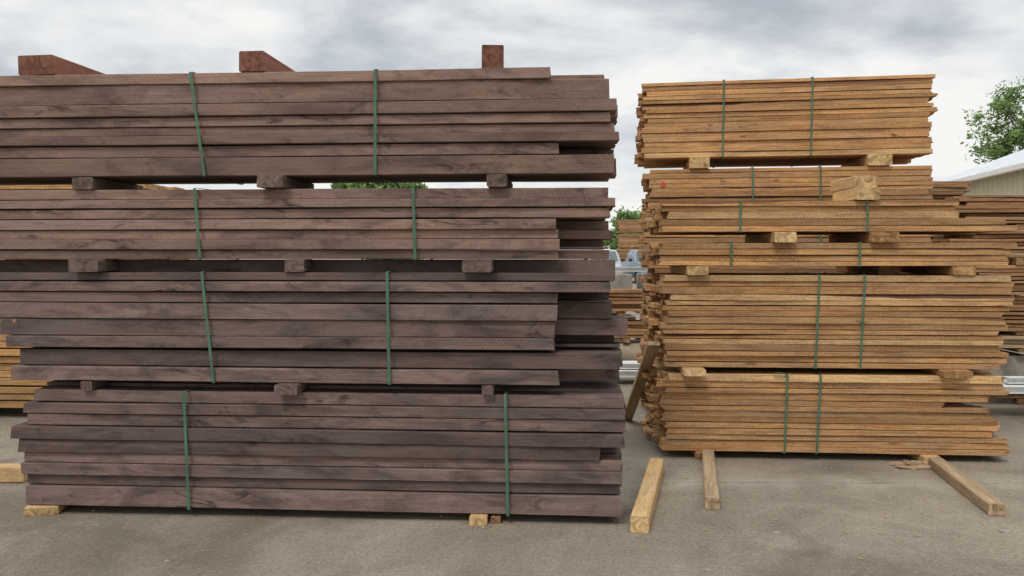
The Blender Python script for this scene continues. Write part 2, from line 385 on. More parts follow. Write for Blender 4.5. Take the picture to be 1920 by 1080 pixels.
make_bundle(FT, F1, mat=M_TAN, label="thin bundle of tan boards with some boards sticking out", cat="lumber bundle", group=GTN, straps=[(1388,1387),(1625,1625)], **KT)
make_bundle(FT, F2, mat=M_TAN, label="thin flat bundle of tan boards on short spacers", cat="lumber bundle", group=GTN, straps=[(1371,1370),(1611,1610)], **KT)
make_bundle(FT, F3, mat=M_TAN, label="thick bundle of tan rough-sawn boards with two green straps", cat="lumber bundle", group=GTN, straps=[(1535,1527),(1620,1611)], **K3)
make_bundle(FT, F4, mat=M_TAN, label="bottom bundle of tan boards with ragged ends near the ground", cat="lumber bundle", group=GTN, straps=[(1475,1469,-1),(1537,1529)], **K4)
GS2 = "pale wooden spacers between the tan bundles"
def sp2(frame, px, w, ya, yb, pr, ang=0.0, ln=1.0, mat=None):
    spacer(frame, px, w, frame.z(1500, yb)+0.001, frame.z(1500, ya)-0.001, pr, ln, mat or M_FRESH, "pale wooden spacer between two tan bundles", ang=ang, group=GS2)
sp2(FT, 1468, 0.165, 435, 455, 0.08); sp2(FT, 1655, 0.20, 435, 455, 0.06, mat=M_TAN)
sp2(FT, 1306, 0.16, 499, 516, 0.06); sp2(FT, 1693, 0.17, 499, 516, -0.25, mat=M_TANR); sp2(FT, 1806, 0.17, 499, 516, 0.02, mat=M_TAN)
sp2(FT, 1298, 0.17, 690, 703, 0.12); sp2(FT, 1786, 0.21, 690, 703, 0.10, mat=M_TAN)
zb = FT.z(1500, 849)
spacer(FT, 1319, 0.13, 0.002, zb-0.001, 0.03, 1.0, M_TAN, "brown block under the tan board stack", group="blocks under the tan stack", name="ground_block")
spacer(FT, 1735, 0.13, 0.002, zb-0.001, 0.06, 1.0, M_FRESH, "pale block under the tan board stack", ang=0.05, group="blocks under the tan stack", name="ground_block")
zt1 = FT.z(1500, 376) + 0.002
for i, (px, dz, pr, ang, w, ln) in enumerate(((1622, 0.0, 0.05, 0.03, 0.18, 0.5), (1621, 0.096, 0.0, 0.05, 0.175, 0.50))):
    spacer(FT, px, w, zt1 + dz, zt1 + dz + 0.094, pr, ln, M_FRESH, "short pale beam piled on a thin tan bundle", ang=ang, group="short beams piled on the thin tan bundle", name="timber_beam")

# ================================================================ TAN REAR STACK
R1 = tanlayers(FR, 1500, 146, 292, 16, lambda u: 1210 - 4*u, lambda u: 1750 - 6*u, 4, 5)
R2 = tanlayers(FR, 1500, 313, 465, 16, lambda u: 1213, lambda u: 1748, 6, 4)
R3 = tanlayers(FR, 1500, 482, 622, 13, lambda u: 1216, lambda u: 1745, 9, 5)
R4 = tanlayers(FR, 1500, 640, 768, 12, lambda u: 1214, lambda u: 1745, 9, 5)
KR = dict(K3); KR['nfront'] = 22; KR['warp'] = 0.006
make_bundle(FR, R1, mat=M_TAN, label="highest bundle of tan boards with two green straps", cat="lumber bundle", group=GTN, straps=[(1357,1354),(1523,1519)], **KR)
E = make_bundle(FR, R2, mat=M_TAN, label="bundle of reddish tan boards under the highest bundle", cat="lumber bundle", group=GTN, straps=[(1411,1411),(1538,1538)], **KR)
mark(E, FR, 1243, 346, 0.05, 0.06, M_REDP, "small red spray paint mark")
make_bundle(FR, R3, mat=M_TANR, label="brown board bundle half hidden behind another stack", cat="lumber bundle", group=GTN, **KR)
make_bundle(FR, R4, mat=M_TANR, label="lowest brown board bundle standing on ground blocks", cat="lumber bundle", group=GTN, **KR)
sp2(FR, 1311, 0.195, 292, 313, 0.04); sp2(FR, 1648, 0.22, 292, 313, 0.04)
sp2(FR, 1320, 0.12, 465, 482, 0.0); sp2(FR, 1640, 0.12, 465, 482, 0.0)
sp2(FR, 1320, 0.12, 622, 640, 0.0); sp2(FR, 1640, 0.12, 622, 640, 0.0)
zb = FR.z(1500, 768)
for px in (1320, 1640):
    spacer(FR, px, 0.12, 0.002, zb-0.001, 0.0, 1.0, M_TANR, "brown block under the rear tan stack", group="blocks under the rear tan stack", name="ground_block")

# ================================================================ other stacks behind
def far_stack(frame, zs, tl, tr, mat, label, rows=4, roww=0.22, lh=0.06, group="background board bundles", jr=0.05, nf=6, base=0.0):
    for (z0, z1) in zs:
        n = max(2, int(round((z1 - z0) / lh))); layers = []
        z = z1
        for i in range(n):
            h = (z1 - z0) / n
            layers.append(dict(z1=z, z0=z - h, tl=tl + R.uniform(-jr, jr), tr=tr + R.uniform(-jr, jr), off=R.uniform(-0.03, 0.03))); z -= h
        make_bundle(frame, layers, roww=roww, nrows=rows, mat=mat, label=label, cat="lumber bundle", group=group, ch=0.004, warp=0.014, nfront=nf, endjit=jr, gap=0.010, yj=0.01)
    prev = base
    for (z0, z1) in sorted(zs):
        for f in (0.2, 0.8):
            t = tl + (tr - tl) * f
            if z0 - prev > 0.02:
                o = board_obj("timber_spacer", roww * rows, 0.10, z0 - prev - 0.004, M_TANR, nseg=3, ch=0.005, warp=0.001)
                o.location = frame.world(t, roww * rows / 2, (z0 + prev) / 2); o.rotation_euler = (0, 0, frame.yaw + math.pi / 2)
                tag(o, "wooden spacer under a bundle of boards", "wooden block", "wooden spacers in the rear stacks")
        prev = z1
FL = Frame(-6.2, 7.9, -3.0, 7.75)
far_stack(FL, [(0.10,0.98),(1.06,1.36),(1.44,2.32)], 0.0, 2.6, M_ORNG, "bundle of orange pine boards behind the dark stack", lh=0.075, roww=0.24)
FG = Frame(4.85, 8.7, 8.2, 8.45)
far_stack(FG, [(0.78,1.12),(1.17,1.50),(1.58,1.88),(1.95,2.27)], 0.05, 3.2, M_TANR, "bundle of weathered brown boards in a loose ragged stack", lh=0.042, rows=4, jr=0.2, nf=14, base=0.74)
FG2 = Frame(4.75, 8.6, 8.2, 8.35)
far_stack(FG2, [(0.60,0.74)], 0.15, 3.1, M_PALE, "thin layer of pale boards on concrete blocks", lh=0.045, rows=5, jr=0.2, nf=8, base=0.56)
far_stack(FG2, [(0.06,0.17)], 0.15, 3.1, M_TANR, "low layer of brown boards lying near the ground", lh=0.05, rows=2, roww=0.15, jr=0.2, nf=8)
FH = Frame(5.2, 10.6, 7.4, 10.5)
far_stack(FH, [(0.1,0.75),(0.85,1.5),(1.6,2.30),(2.36,2.60)], 0.15, 0.85, M_TANR, "short brown board bundle on a tall stack", lh=0.05, rows=4, jr=0.07)
FM = Frame(8.0, 60.0, 12.0, 59.6)
far_stack(FM, [(0.1,1.05),(1.15,2.15),(2.25,3.25),(3.35,4.35)], 0.0, 5.0, M_TANR, "distant bundle of brown boards in a tall stack", lh=0.14, rows=4, roww=0.3, jr=0.1, nf=3)

def ibeam(x0, x1, y, z, h, w, label, rz=0.0, mat=M_WHITE):
    L = x1 - x0; t = 0.008
    prof = [(-w/2,0),(w/2,0),(w/2,t),(t/2,t),(t/2,h-t),(w/2,h-t),(w/2,h),(-w/2,h),(-w/2,h-t),(-t/2,h-t),(-t/2,t),(-w/2,t)]
    vs = [(-L/2, p[0], p[1]) for p in prof] + [(L/2, p[0], p[1]) for p in prof]
    n = len(prof); fs = [(i, i+n, (i+1)%n+n, (i+1)%n) for i in range(n)] + [tuple(range(n)), tuple(reversed(range(n, 2*n)))]
    o = mesh_obj("steel_beam", vs, fs, [mat]); o.location = ((x0+x1)/2, y, z); o.rotation_euler = (0, 0, rz)
    bm = bmesh.new(); bm.from_mesh(o.data); bmesh.ops.recalc_face_normals(bm, faces=bm.faces); bm.to_mesh(o.data); bm.free()
    tag(o, label, "steel beam", "white steel beams lying behind the lumber")
for i, (y, z, h) in enumerate(((9.9, 0.10, 0.075), (10.06, 0.10, 0.08), (10.25, 0.10, 0.08), (9.95, 0.19, 0.07), (10.12, 0.19, 0.07))):
    ibeam(1.0 + 0.07*i, 4.6 + 0.2*i, y, z, h, 0.10, "long thin white painted steel beam lying on ground blocks", rz=-0.02 + 0.012*(i % 3))
for i, (y, z, h) in enumerate(((7.82, 0.25, 0.07), (7.97, 0.25, 0.07), (8.12, 0.25, 0.08), (7.9, 0.335, 0.06))):
    ibeam(4.62 + 0.1*i, 8.6 + 0.2*i, y, z, h, 0.10, "long thin white painted steel beam lying on ground blocks", rz=-0.02 + 0.008*(i % 3))
for x in (6.0, 7.9):
    o = board_obj("ground_block", 0.5, 0.10, 0.245, M_TANR, 4); o.location = (x, 7.98, 0.125); o.rotation_euler = (0,0,math.pi/2)
    tag(o, "wooden block under the white steel beams", "wooden block", "blocks under the steel beams")
for x in (1.9, 4.3):
    o = board_obj("ground_block", 0.8, 0.12, 0.096, M_PALE, 4); o.location = (x, 10.15, 0.05); o.rotation_euler = (0,0,math.pi/2)
    tag(o, "wooden block under the white steel beams", "wooden block", "blocks under the steel beams")
def cblock(x, y, z, sx, sy, sz, label, mat=M_CONC):
    vs, fs = [], []
    boxvf(-sx/2, sx/2, -sy/2, sy/2, 0, sz, vs, fs)
    boxvf(-sx*0.3, sx*0.3, -sy*0.12, sy*0.12, sz+0.002, sz+0.03, vs, fs)
    o = mesh_obj("concrete_block", vs, fs, [mat]); bevel(o, 0.015, 2); o.location = (x, y, z); o.rotation_euler = (0,0,R.uniform(-0.03,0.03))
    tag(o, label, "concrete block", "stacked concrete blocks")
for x in (5.2, 6.5, 7.8):
    cblock(x, 9.0, 0.0, 0.9, 0.7, 0.52, "grey concrete block carrying a stack of boards")
for x in (1.2, 2.55):
    cblock(x, 12.4, 0.0, 1.2, 0.6, 0.42, "grey concrete block at the base of a pile")
    cblock(x+0.08, 12.36, 0.46, 1.2, 0.6, 0.22, "thin grey concrete block in a pile", M_BEIGE)
    cblock(x-0.05, 12.45, 0.72, 1.18, 0.6, 0.26, "grey concrete block in the middle of a pile")
    cblock(x+0.03, 12.4, 1.02, 1.2, 0.6, 0.30, "pale concrete block on top of a pile", M_CONC)
ibeam(1.25, 3.2, 12.3, 1.36, 0.07, 0.12, "thin white steel beam lying on the concrete blocks")
FP = Frame(1.25, 11.4, 2.7, 11.3)
far_stack(FP, [(0.42, 0.66)], 0.1, 1.5, M_TANR, "small ragged pile of brown offcut boards", lh=0.05, rows=3, roww=0.15, jr=0.1, nf=5, base=0.36)
far_stack(FP, [(0.80, 1.12)], 0.05, 1.4, M_TANR, "small brown bundle of boards between the stacks", lh=0.05, rows=3, roww=0.15, jr=0.08, nf=5, base=0.66)
def pipe(x, y, z, r, L, ax):
    n = 28; vs = []; fs = []
    for e in (-L/2, L/2):
        for rr in (r, r*0.78):
            for i in range(n):
                a = 2*math.pi*i/n; vs.append((rr*math.cos(a), e, rr*math.sin(a)))
    for i in range(n):
        j = (i+1) % n
        fs += [(i, j, 2*n+j, 2*n+i), (n+j, n+i, 3*n+i, 3*n+j), (j, i, n+i, n+j), (2*n+i, 2*n+j, 3*n+j, 3*n+i)]
    o = mesh_obj("concrete_pipe", vs, fs, [M_BEIGE], smooth=False); o.location = (x, y, z); o.rotation_euler = (0, 0, ax)
    tag(o, "short beige concrete pipe lying between the stacks", "pipe", "concrete pipes between the stacks")
pipe(1.95, 11.45, 0.18, 0.175, 1.3, 1.35); pipe(1.98, 11.85, 0.18, 0.175, 1.3, 1.35)

# ================================================================ loose beams on the ground
def loose(x0, y0, x1, y1, w, h, mat, label, name="timber_beam", z=0.002, z1=None, g="loose beams lying on the yard"):
    p, q = Vector((x0, y0, z + h/2)), Vector((x1, y1, (z if z1 is None else z1) + h/2))
    d = q - p
    o = board_obj(name, d.length, w, h, mat, nseg=10, ch=0.006, warp=0.003)
    o.location = (p + q) / 2
    o.rotation_euler = d.to_track_quat('X', 'Z').to_euler()
    tag(o, label, "wooden beam", g)
    return o
loose(0.738, 4.60, 1.075, 5.92, 0.105, 0.095, M_FRESH, "clean yellow pine beam lying on the asphalt")
loose(1.265, 5.02, 1.545, 6.28, 0.09, 0.075, M_PALE, "dusty grey-brown beam lying beside the tan stack")
loose(2.985, 4.90, 3.20, 6.02, 0.10, 0.075, M_PALE, "long dusty beam lying askew beside the tan stack")
loose(-5.4, 5.75, -3.44, 5.66, 0.10, 0.11, M_FRESH, "clean yellow pine beam lying by the dark stack")
loose(1.12, 7.75, 1.14, 6.40, 0.10, 0.04, M_PALE, "dusty tan plank leaning against the board stack", name="leaning_plank", z=0.0, z1=0.88, g=None)

def scraps():
    vs, fs, dt = [], [], []
    def add(cx, cy, L, W, H, rz, rx, tint):
        v, f, d = board_geo(L, W, H, 3, 0.001, 0.01, 0, tint)
        M = Matrix.Translation((cx, cy, H/2 + 0.003 + abs(math.sin(rx))*L*0.3)) @ Matrix.Rotation(rz, 4, 'Z') @ Matrix.Rotation(rx, 4, 'Y')
        b = len(vs); vs.extend([tuple(M @ Vector(p)) for p in v]); fs.extend([tuple(i+b for i in q) for q in f]); dt.extend(d)
    for _ in range(14):
        add(3.02 + R.uniform(-0.10, 0.14), 6.05 + R.uniform(-0.08, 0.08), R.uniform(0.05, 0.18), R.uniform(0.01, 0.04), R.uniform(0.006, 0.025), R.uniform(-0.6, 0.6), R.uniform(-0.1, 0.2), R.random())
    for _ in range(160):
        add(R.uniform(0.7, 3.9), R.uniform(4.2, 6.3), R.uniform(0.008, 0.035), R.uniform(0.003, 0.007), 0.003, R.uniform(0, 3), 0, R.random())
    for _ in range(8):
        add(-0.13 + R.uniform(-0.10, 0.08), 4.70 + R.uniform(-0.05, 0.03), R.uniform(0.02, 0.06), R.uniform(0.004, 0.012), R.uniform(0.003, 0.008), R.uniform(0, 3), R.uniform(-0.1, 0.2), R.random())
    o = mesh_obj("wood_scraps", vs, fs, [M_PALE], data=dt); o["kind"] = "stuff"; tag(o, "splintered wood scraps and bark chips on the asphalt", "wood scraps")
scraps()
def gravel():
    vs, fs = [], []
    def rock(cx, cy, r, flat=0.6):
        b = len(vs); a0 = R.uniform(0, 6)
        n = 5
        for k, (zz, rr) in enumerate(((0.0, 0.9), (0.5, 1.0))):
            for i in range(n):
                a = a0 + 6.283*i/n; q = r*rr*R.uniform(0.7, 1.15)
                vs.append((cx+q*math.cos(a), cy+q*math.sin(a)*0.8, zz*r*flat+0.0))
        vs.append((cx+R.uniform(-.2,.2)*r, cy, r*flat*1.1))
        for i in range(n):
            j = (i+1) % n
            fs.append((b+i, b+j, b+n+j, b+n+i)); fs.append((b+n+i, b+n+j, b+2*n))
    for _ in range(3500):
        y = 2.6 + R.random()**1.3*6; x = R.uniform(-0.72, 0.72)*y
        rock(x, y, R.choice([0.002, 0.003, 0.004, 0.006]))
    for _ in range(60):
        y = R.uniform(3.4, 7); rock(R.uniform(-0.6, 0.7)*y, y, R.uniform(0.006, 0.013))
    rock(1.53, 4.6, 0.03, 0.3); rock(2.86, 4.62, 0.04, 0.25); rock(1.0, 4.05, 0.015)
    o = mesh_obj("gravel", vs, fs, [M_STONE]); o["kind"] = "stuff"; tag(o, "loose grey gravel specks scattered over the asphalt", "gravel")
gravel()

# ================================================================ building
def shed():
    ang = math.atan2(4.5, 0.76)
    ux, uy = math.cos(ang), math.sin(ang)
    far = Vector((13.84, 26.0, 0)); L = 30.0; Wd = 10.0; EH = 3.95; RH = 5.85
    E = empty("storage_shed", far, math.atan2(-uy, -ux))
    tag(E, "long tan metal-clad shed with a low pale metal roof", "shed")
    ydir = Vector((uy, -ux, 0)); ldir = Vector((-math.sin(E.rotation_euler.z), math.cos(E.rotation_euler.z), 0))
    sg = 1 if ydir.dot(ldir) > 0 else -1
    def wall(a, b, z0f, z1f, nm):
        vs, fs = [], []; a, b = Vector(a), Vector(b); d = b - a; n = int(d.length / 0.3); nr = Vector((d.y, -d.x)).normalized() * 0.04
        for i in range(n + 1):
            for s2, u in ((0, i), (1, i + 0.2), (1, i + 0.35), (0, i + 0.55)):
                u = min(u / n, 1); p = a + d * u + nr * s2
                vs.append((p.x, p.y, z0f(u))); vs.append((p.x, p.y, z1f(u)))
        for k in range(len(vs)//2 - 1): fs.append((2*k, 2*k+2, 2*k+3, 2*k+1))
        o = mesh_obj(nm, vs, fs, [M_WALL]); o.parent = E
    wall((0, 0), (L, 0), lambda u: 0, lambda u: EH, "wall")
    wall((L, sg*Wd), (0, sg*Wd), lambda u: 0, lambda u: EH, "wall")
    g = lambda u: EH + (RH - EH) * (1 - abs(2*u - 1)) - 0.02
    wall((0, sg*Wd), (0, 0), lambda u: 0, g, "wall")
    wall((L, 0), (L, sg*Wd), lambda u: 0, g, "wall")
    vs, fs = [], []; ov = 0.35; n = 60; sl = (RH - EH) / (Wd/2)
    for side in (0, 1):
        for i in range(n):
            for (a, b, h) in ((i, i + 0.9, 0.0), (i + 0.9, i + 1, 0.05)):
                x0, x1 = -0.4 + (L+0.8)*a/n, -0.4 + (L+0.8)*b/n
                y0 = -ov if side == 0 else Wd + ov
                ze = EH - ov*sl + 0.03
                bb = len(vs)
                vs += [(x0, sg*y0, ze+h), (x1, sg*y0, ze+h), (x1, sg*Wd/2, RH+0.03+h), (x0, sg*Wd/2, RH+0.03+h),
                       (x0, sg*y0, ze-0.04), (x1, sg*y0, ze-0.04), (x1, sg*Wd/2, RH-0.01), (x0, sg*Wd/2, RH-0.01)]
                fs += [(bb,bb+1,bb+2,bb+3), (bb+4,bb+5,bb+6,bb+7), (bb,bb+1,bb+5,bb+4), (bb+1,bb+2,bb+6,bb+5), (bb,bb+3,bb+7,bb+4)]
    o = mesh_obj("roof", vs, fs, [M_ROOF]); o.parent = E
    vs, fs = [], []
    y0 = -ov - 0.12; boxvf(-0.4, L+0.4, min(sg*y0, sg*(-ov-0.005)), max(sg*y0, sg*(-ov-0.005)), EH-ov*sl-0.13, EH-ov*sl+0.02, vs, fs)
    o = mesh_obj("gutter", vs, fs, [M_TRIM]); bevel(o, 0.02, 2); o.parent = E
    vs, fs = [], []
    ys = -0.05*sg
    for k in range(14): boxvf(18, 21.5, min(ys, ys*2.2), max(ys, ys*2.2), 0.02 + k*0.22, 0.02 + k*0.22 + 0.2, vs, fs)
    o = mesh_obj("door", vs, fs, [M_TRIM]); o.parent = E
shed()

# ================================================================ trees
def tree(name, x, y, h, rad, nclump, nleaf, leaf, label, seed=1, cbase=0.35, cr=(0.14, 0.30)):
    rr = random.Random(seed)
    E = empty(name, (x, y, 0)); tag(E, label, "tree")
    vs, fs = [], []
    def limb(p, q, r0, r1, n=7):
        b = len(vs); p, q = Vector(p), Vector(q); d = (q-p).normalized(); a = d.orthogonal().normalized(); c = d.cross(a)
        for k in range(4):
            u = k/3; m = p.lerp(q, u) + a*math.sin(u*3.14)*r0*0.5; r = r0+(r1-r0)*u
            for i in range(n):
                t = 6.283*i/n; vs.append(tuple(m + (a*math.cos(t)+c*math.sin(t))*r))
        for k in range(3):
            for i in range(n):
                j = (i+1) % n; fs.append((b+k*n+i, b+k*n+j, b+(k+1)*n+j, b+(k+1)*n+i))
    top = h*0.8; limb((0,0,0), (0.1,0.1,h*0.45), h*0.03, h*0.02); limb((0.1,0.1,h*0.45), (0,0,top), h*0.02, h*0.006)
    cz = h*(cbase + (1-cbase)*0.5); rz = h*(1-cbase)*0.5
    cl = []
    for i in range(nclump):
        for _ in range(50):
            v = Vector((rr.uniform(-1,1), rr.uniform(-1,1), rr.uniform(-1,1)))
            if 0.35 < v.length < 1.0: break
        k = 0.85 + 0.3*mnoise.noise(v*2.3 + Vector((seed,0,0)))
        c = Vector((v.x*rad*k, v.y*rad*k, cz + v.z*rz*k)); cl.append((c, rad*rr.uniform(*cr)))
        if i % 2 == 0: limb((0, 0, min(top, max(h*0.25, c.z - rad*0.7))), tuple(c), h*0.008, h*0.002, 5)
    o = mesh_obj("trunk", vs, fs, [M_BARK], smooth=True); o.parent = E
    V, F, D = [], [], []
    for i in range(nleaf):
        c, r = rr.choice(cl)
        v = Vector((rr.gauss(0,1), rr.gauss(0,1), rr.gauss(0,0.7)))
        v = v.normalized() * r * rr.random()**0.5 * (1.0 + 0.5*(rr.random() < 0.12))
        p = c + v; a = Vector((rr.gauss(0,1), rr.gauss(0,1), rr.gauss(0,1))).normalized(); b2 = a.orthogonal().normalized()
        s = leaf*rr.uniform(0.6, 1.3); b = len(V)
        V += [tuple(p - a*s), tuple(p + b2*s*0.5), tuple(p + a*s), tuple(p - b2*s*0.5)]; F.append((b,b+1,b+2,b+3))
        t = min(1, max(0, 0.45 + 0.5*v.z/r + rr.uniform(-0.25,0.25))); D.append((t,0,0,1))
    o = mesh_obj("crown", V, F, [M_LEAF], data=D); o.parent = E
tree("leafy_tree", 23.1, 34.5, 9.8, 3.2, 80, 10500, 0.115, "tall leafy green tree standing behind the shed", seed=4, cbase=0.42, cr=(0.10, 0.23))
tree("leafy_tree", -4.9, 30.0, 5.6, 2.4, 70, 15000, 0.13, "rounded green tree seen through the lumber gap", seed=9, cbase=0.2)
tree("leafy_tree", 9.6, 66.0, 5.6, 2.2, 36, 6000, 0.17, "distant green tree beyond the parked vehicles", seed=12, cbase=0.2)
tree("leafy_tree", 14.0, 72.0, 6.6, 3.2, 36, 7000, 0.18, "distant green tree beyond the lumber yard", seed=15, cbase=0.2)

# ================================================================ vehicles
def wheel(parent, x, y, r, w):
    def cyl(nm, r0, w0, mat, par, hub=0):
        n = 24; vs = []; fs = []
        prof = [(-w0/2, r0*0.55), (-w0/2, r0*0.93), (-w0*0.38, r0), (w0*0.38, r0), (w0/2, r0*0.93), (w0/2, r0*0.55)]
        if hub: prof = [(-w0/2, 0.02), (-w0/2, r0*0.8), (-w0*0.4, r0), (w0*0.4, r0), (w0/2, r0*0.8), (w0/2, 0.02)]
        for (a, rr) in prof:
            for i in range(n):
                t = 6.283*i/n; vs.append((a, rr*math.cos(t), rr*math.sin(t)))
        for k in range(len(prof)-1):
            for i in range(n):
                j = (i+1) % n; fs.append((k*n+i, k*n+j, (k+1)*n+j, (k+1)*n+i))
        fs.append(tuple(range(n))); fs.append(tuple(range((len(prof)-1)*n, len(prof)*n)))
        if not hub: fs = fs[:-2]
        o = mesh_obj(nm, vs, fs, [mat], smooth=False); o.parent = par; return o
    e = bpy.data.objects.new("wheel", None); link(e); e.parent = parent; e.location = (x, y, r)
    cyl("tyre", r, w, M_TYRE, e); cyl("rim", r*0.56, w*0.9, M_RIM, e, 1)
def pickup(x, y, rz, paint, label, bed=True):
    E = empty("pickup_truck" if bed else "parked_car", (x, y, 0), rz); tag(E, label, "pickup truck" if bed else "car")
    W = 0.98; H = 1.98 if bed else 1.5; sc = H/1.88
    def loft(nm, secs, mat, bv=0.03):
        vs, fs = [], []
        for (yy, pts) in secs:
            for (xx, zz) in pts: vs.append((xx, yy, zz))
        n = len(secs[0][1])
        for k in range(len(secs)-1):
            for i in range(n):
                j = (i+1) % n; fs.append((k*n+i, k*n+j, (k+1)*n+j, (k+1)*n+i))
        fs.append(tuple(range(n))); fs.append(tuple(range((len(secs)-1)*n, len(secs)*n)))
        o = mesh_obj(nm, vs, fs, [mat]); o.parent = E
        bm = bmesh.new(); bm.from_mesh(o.data); bmesh.ops.recalc_face_normals(bm, faces=bm.faces); bm.to_mesh(o.data); bm.free()
        if bv: bevel(o, bv, 2)
        return o
    def sec(w, z0, z1, tw): return [(-w, z0), (w, z0), (w, z0+(z1-z0)*0.6), (tw, z1), (-tw, z1), (-w, z0+(z1-z0)*0.6)]
    loft("body", [(-2.65, sec(W*0.9, 0.42, 0.98*sc, W*0.78)), (-2.5, sec(W, 0.36, 1.10*sc, W*0.86)), (-1.15, sec(W, 0.36, 1.2*sc, W*0.92)), (2.5, sec(W, 0.36, 1.2*sc, W*0.93)), (2.65, sec(W*0.95, 0.42, 1.15*sc, W*0.9))], paint, 0.04)
    yb = 0.95 if bed else 1.9
    loft("cab", [(-1.15, sec(W*0.92, 1.17*sc, 1.21*sc, W*0.88)), (-0.45, sec(W*0.9, 1.17*sc, H-0.03, W*0.72)), (yb-0.2, sec(W*0.9, 1.17*sc, H, W*0.72)), (yb, sec(W*0.9, 1.17*sc, 1.3*sc, W*0.85))], paint, 0.02)
    zA, zB = 1.25*sc, H-0.10
    def q(nm, pts, mat):
        o = mesh_obj(nm, pts, [tuple(range(len(pts)))], [mat]); o.parent = E
    def wy(z): return -1.15 + 0.7*(z-1.21*sc)/(H-0.03-1.21*sc) - 0.025
    q("windscreen", [(-W*0.82, wy(zA), zA), (W*0.82, wy(zA), zA), (W*0.68, wy(zB), zB), (-W*0.68, wy(zB), zB)], M_GLASS)
    for s in (-1, 1):
        for (ya, yc) in ((-0.55, 0.1), (0.18, yb-0.25)):
            q("window", [(s*(W*0.905), ya, zA+0.02), (s*(W*0.905), yc, zA+0.02), (s*(W*0.80), yc, zB), (s*(W*0.80), ya+0.15, zB)], M_GLASS)
    def bx(nm, a, mat, bv=0.015):
        vs, fs = [], []; boxvf(*a, vs, fs); o = mesh_obj(nm, vs, fs, [mat]); o.parent = E; bevel(o, bv, 2)
    bx("grille", (-W*0.5, W*0.5, -2.70, -2.66, 0.66*sc, 0.94*sc), M_GRILL)
    for k in range(3): bx("grille_bar", (-W*0.48, W*0.48, -2.72, -2.705, (0.71+0.08*k)*sc, (0.73+0.08*k)*sc), M_RIM, 0.003)
    for s in (-1, 1):
        bx("headlight", (min(s*W*0.54, s*W*0.84), max(s*W*0.54, s*W*0.84), -2.70, -2.655, 0.74*sc, 0.93*sc), M_LAMP)
        bx("mirror", (min(s*W*1.0, s*W*1.2), max(s*W*1.0, s*W*1.2), -0.85, -0.75, 1.2*sc, 1.38*sc), M_GRILL)
    bx("bumper", (-W*0.97, W*0.97, -2.8, -2.67, 0.40, 0.60), M_RIM, 0.03)
    for s in (-1, 1):
        for yy in (-1.75, 1.6): wheel(E, s*W*0.9, yy, 0.38*(sc if not bed else 1), 0.24)
pickup(8.0, 48.0, 0.10, M_PBLUE, "pale blue pickup truck parked facing the lumber yard")
pickup(5.4, 47.0, -0.06, M_PSIL, "silver pickup truck parked beside another truck")

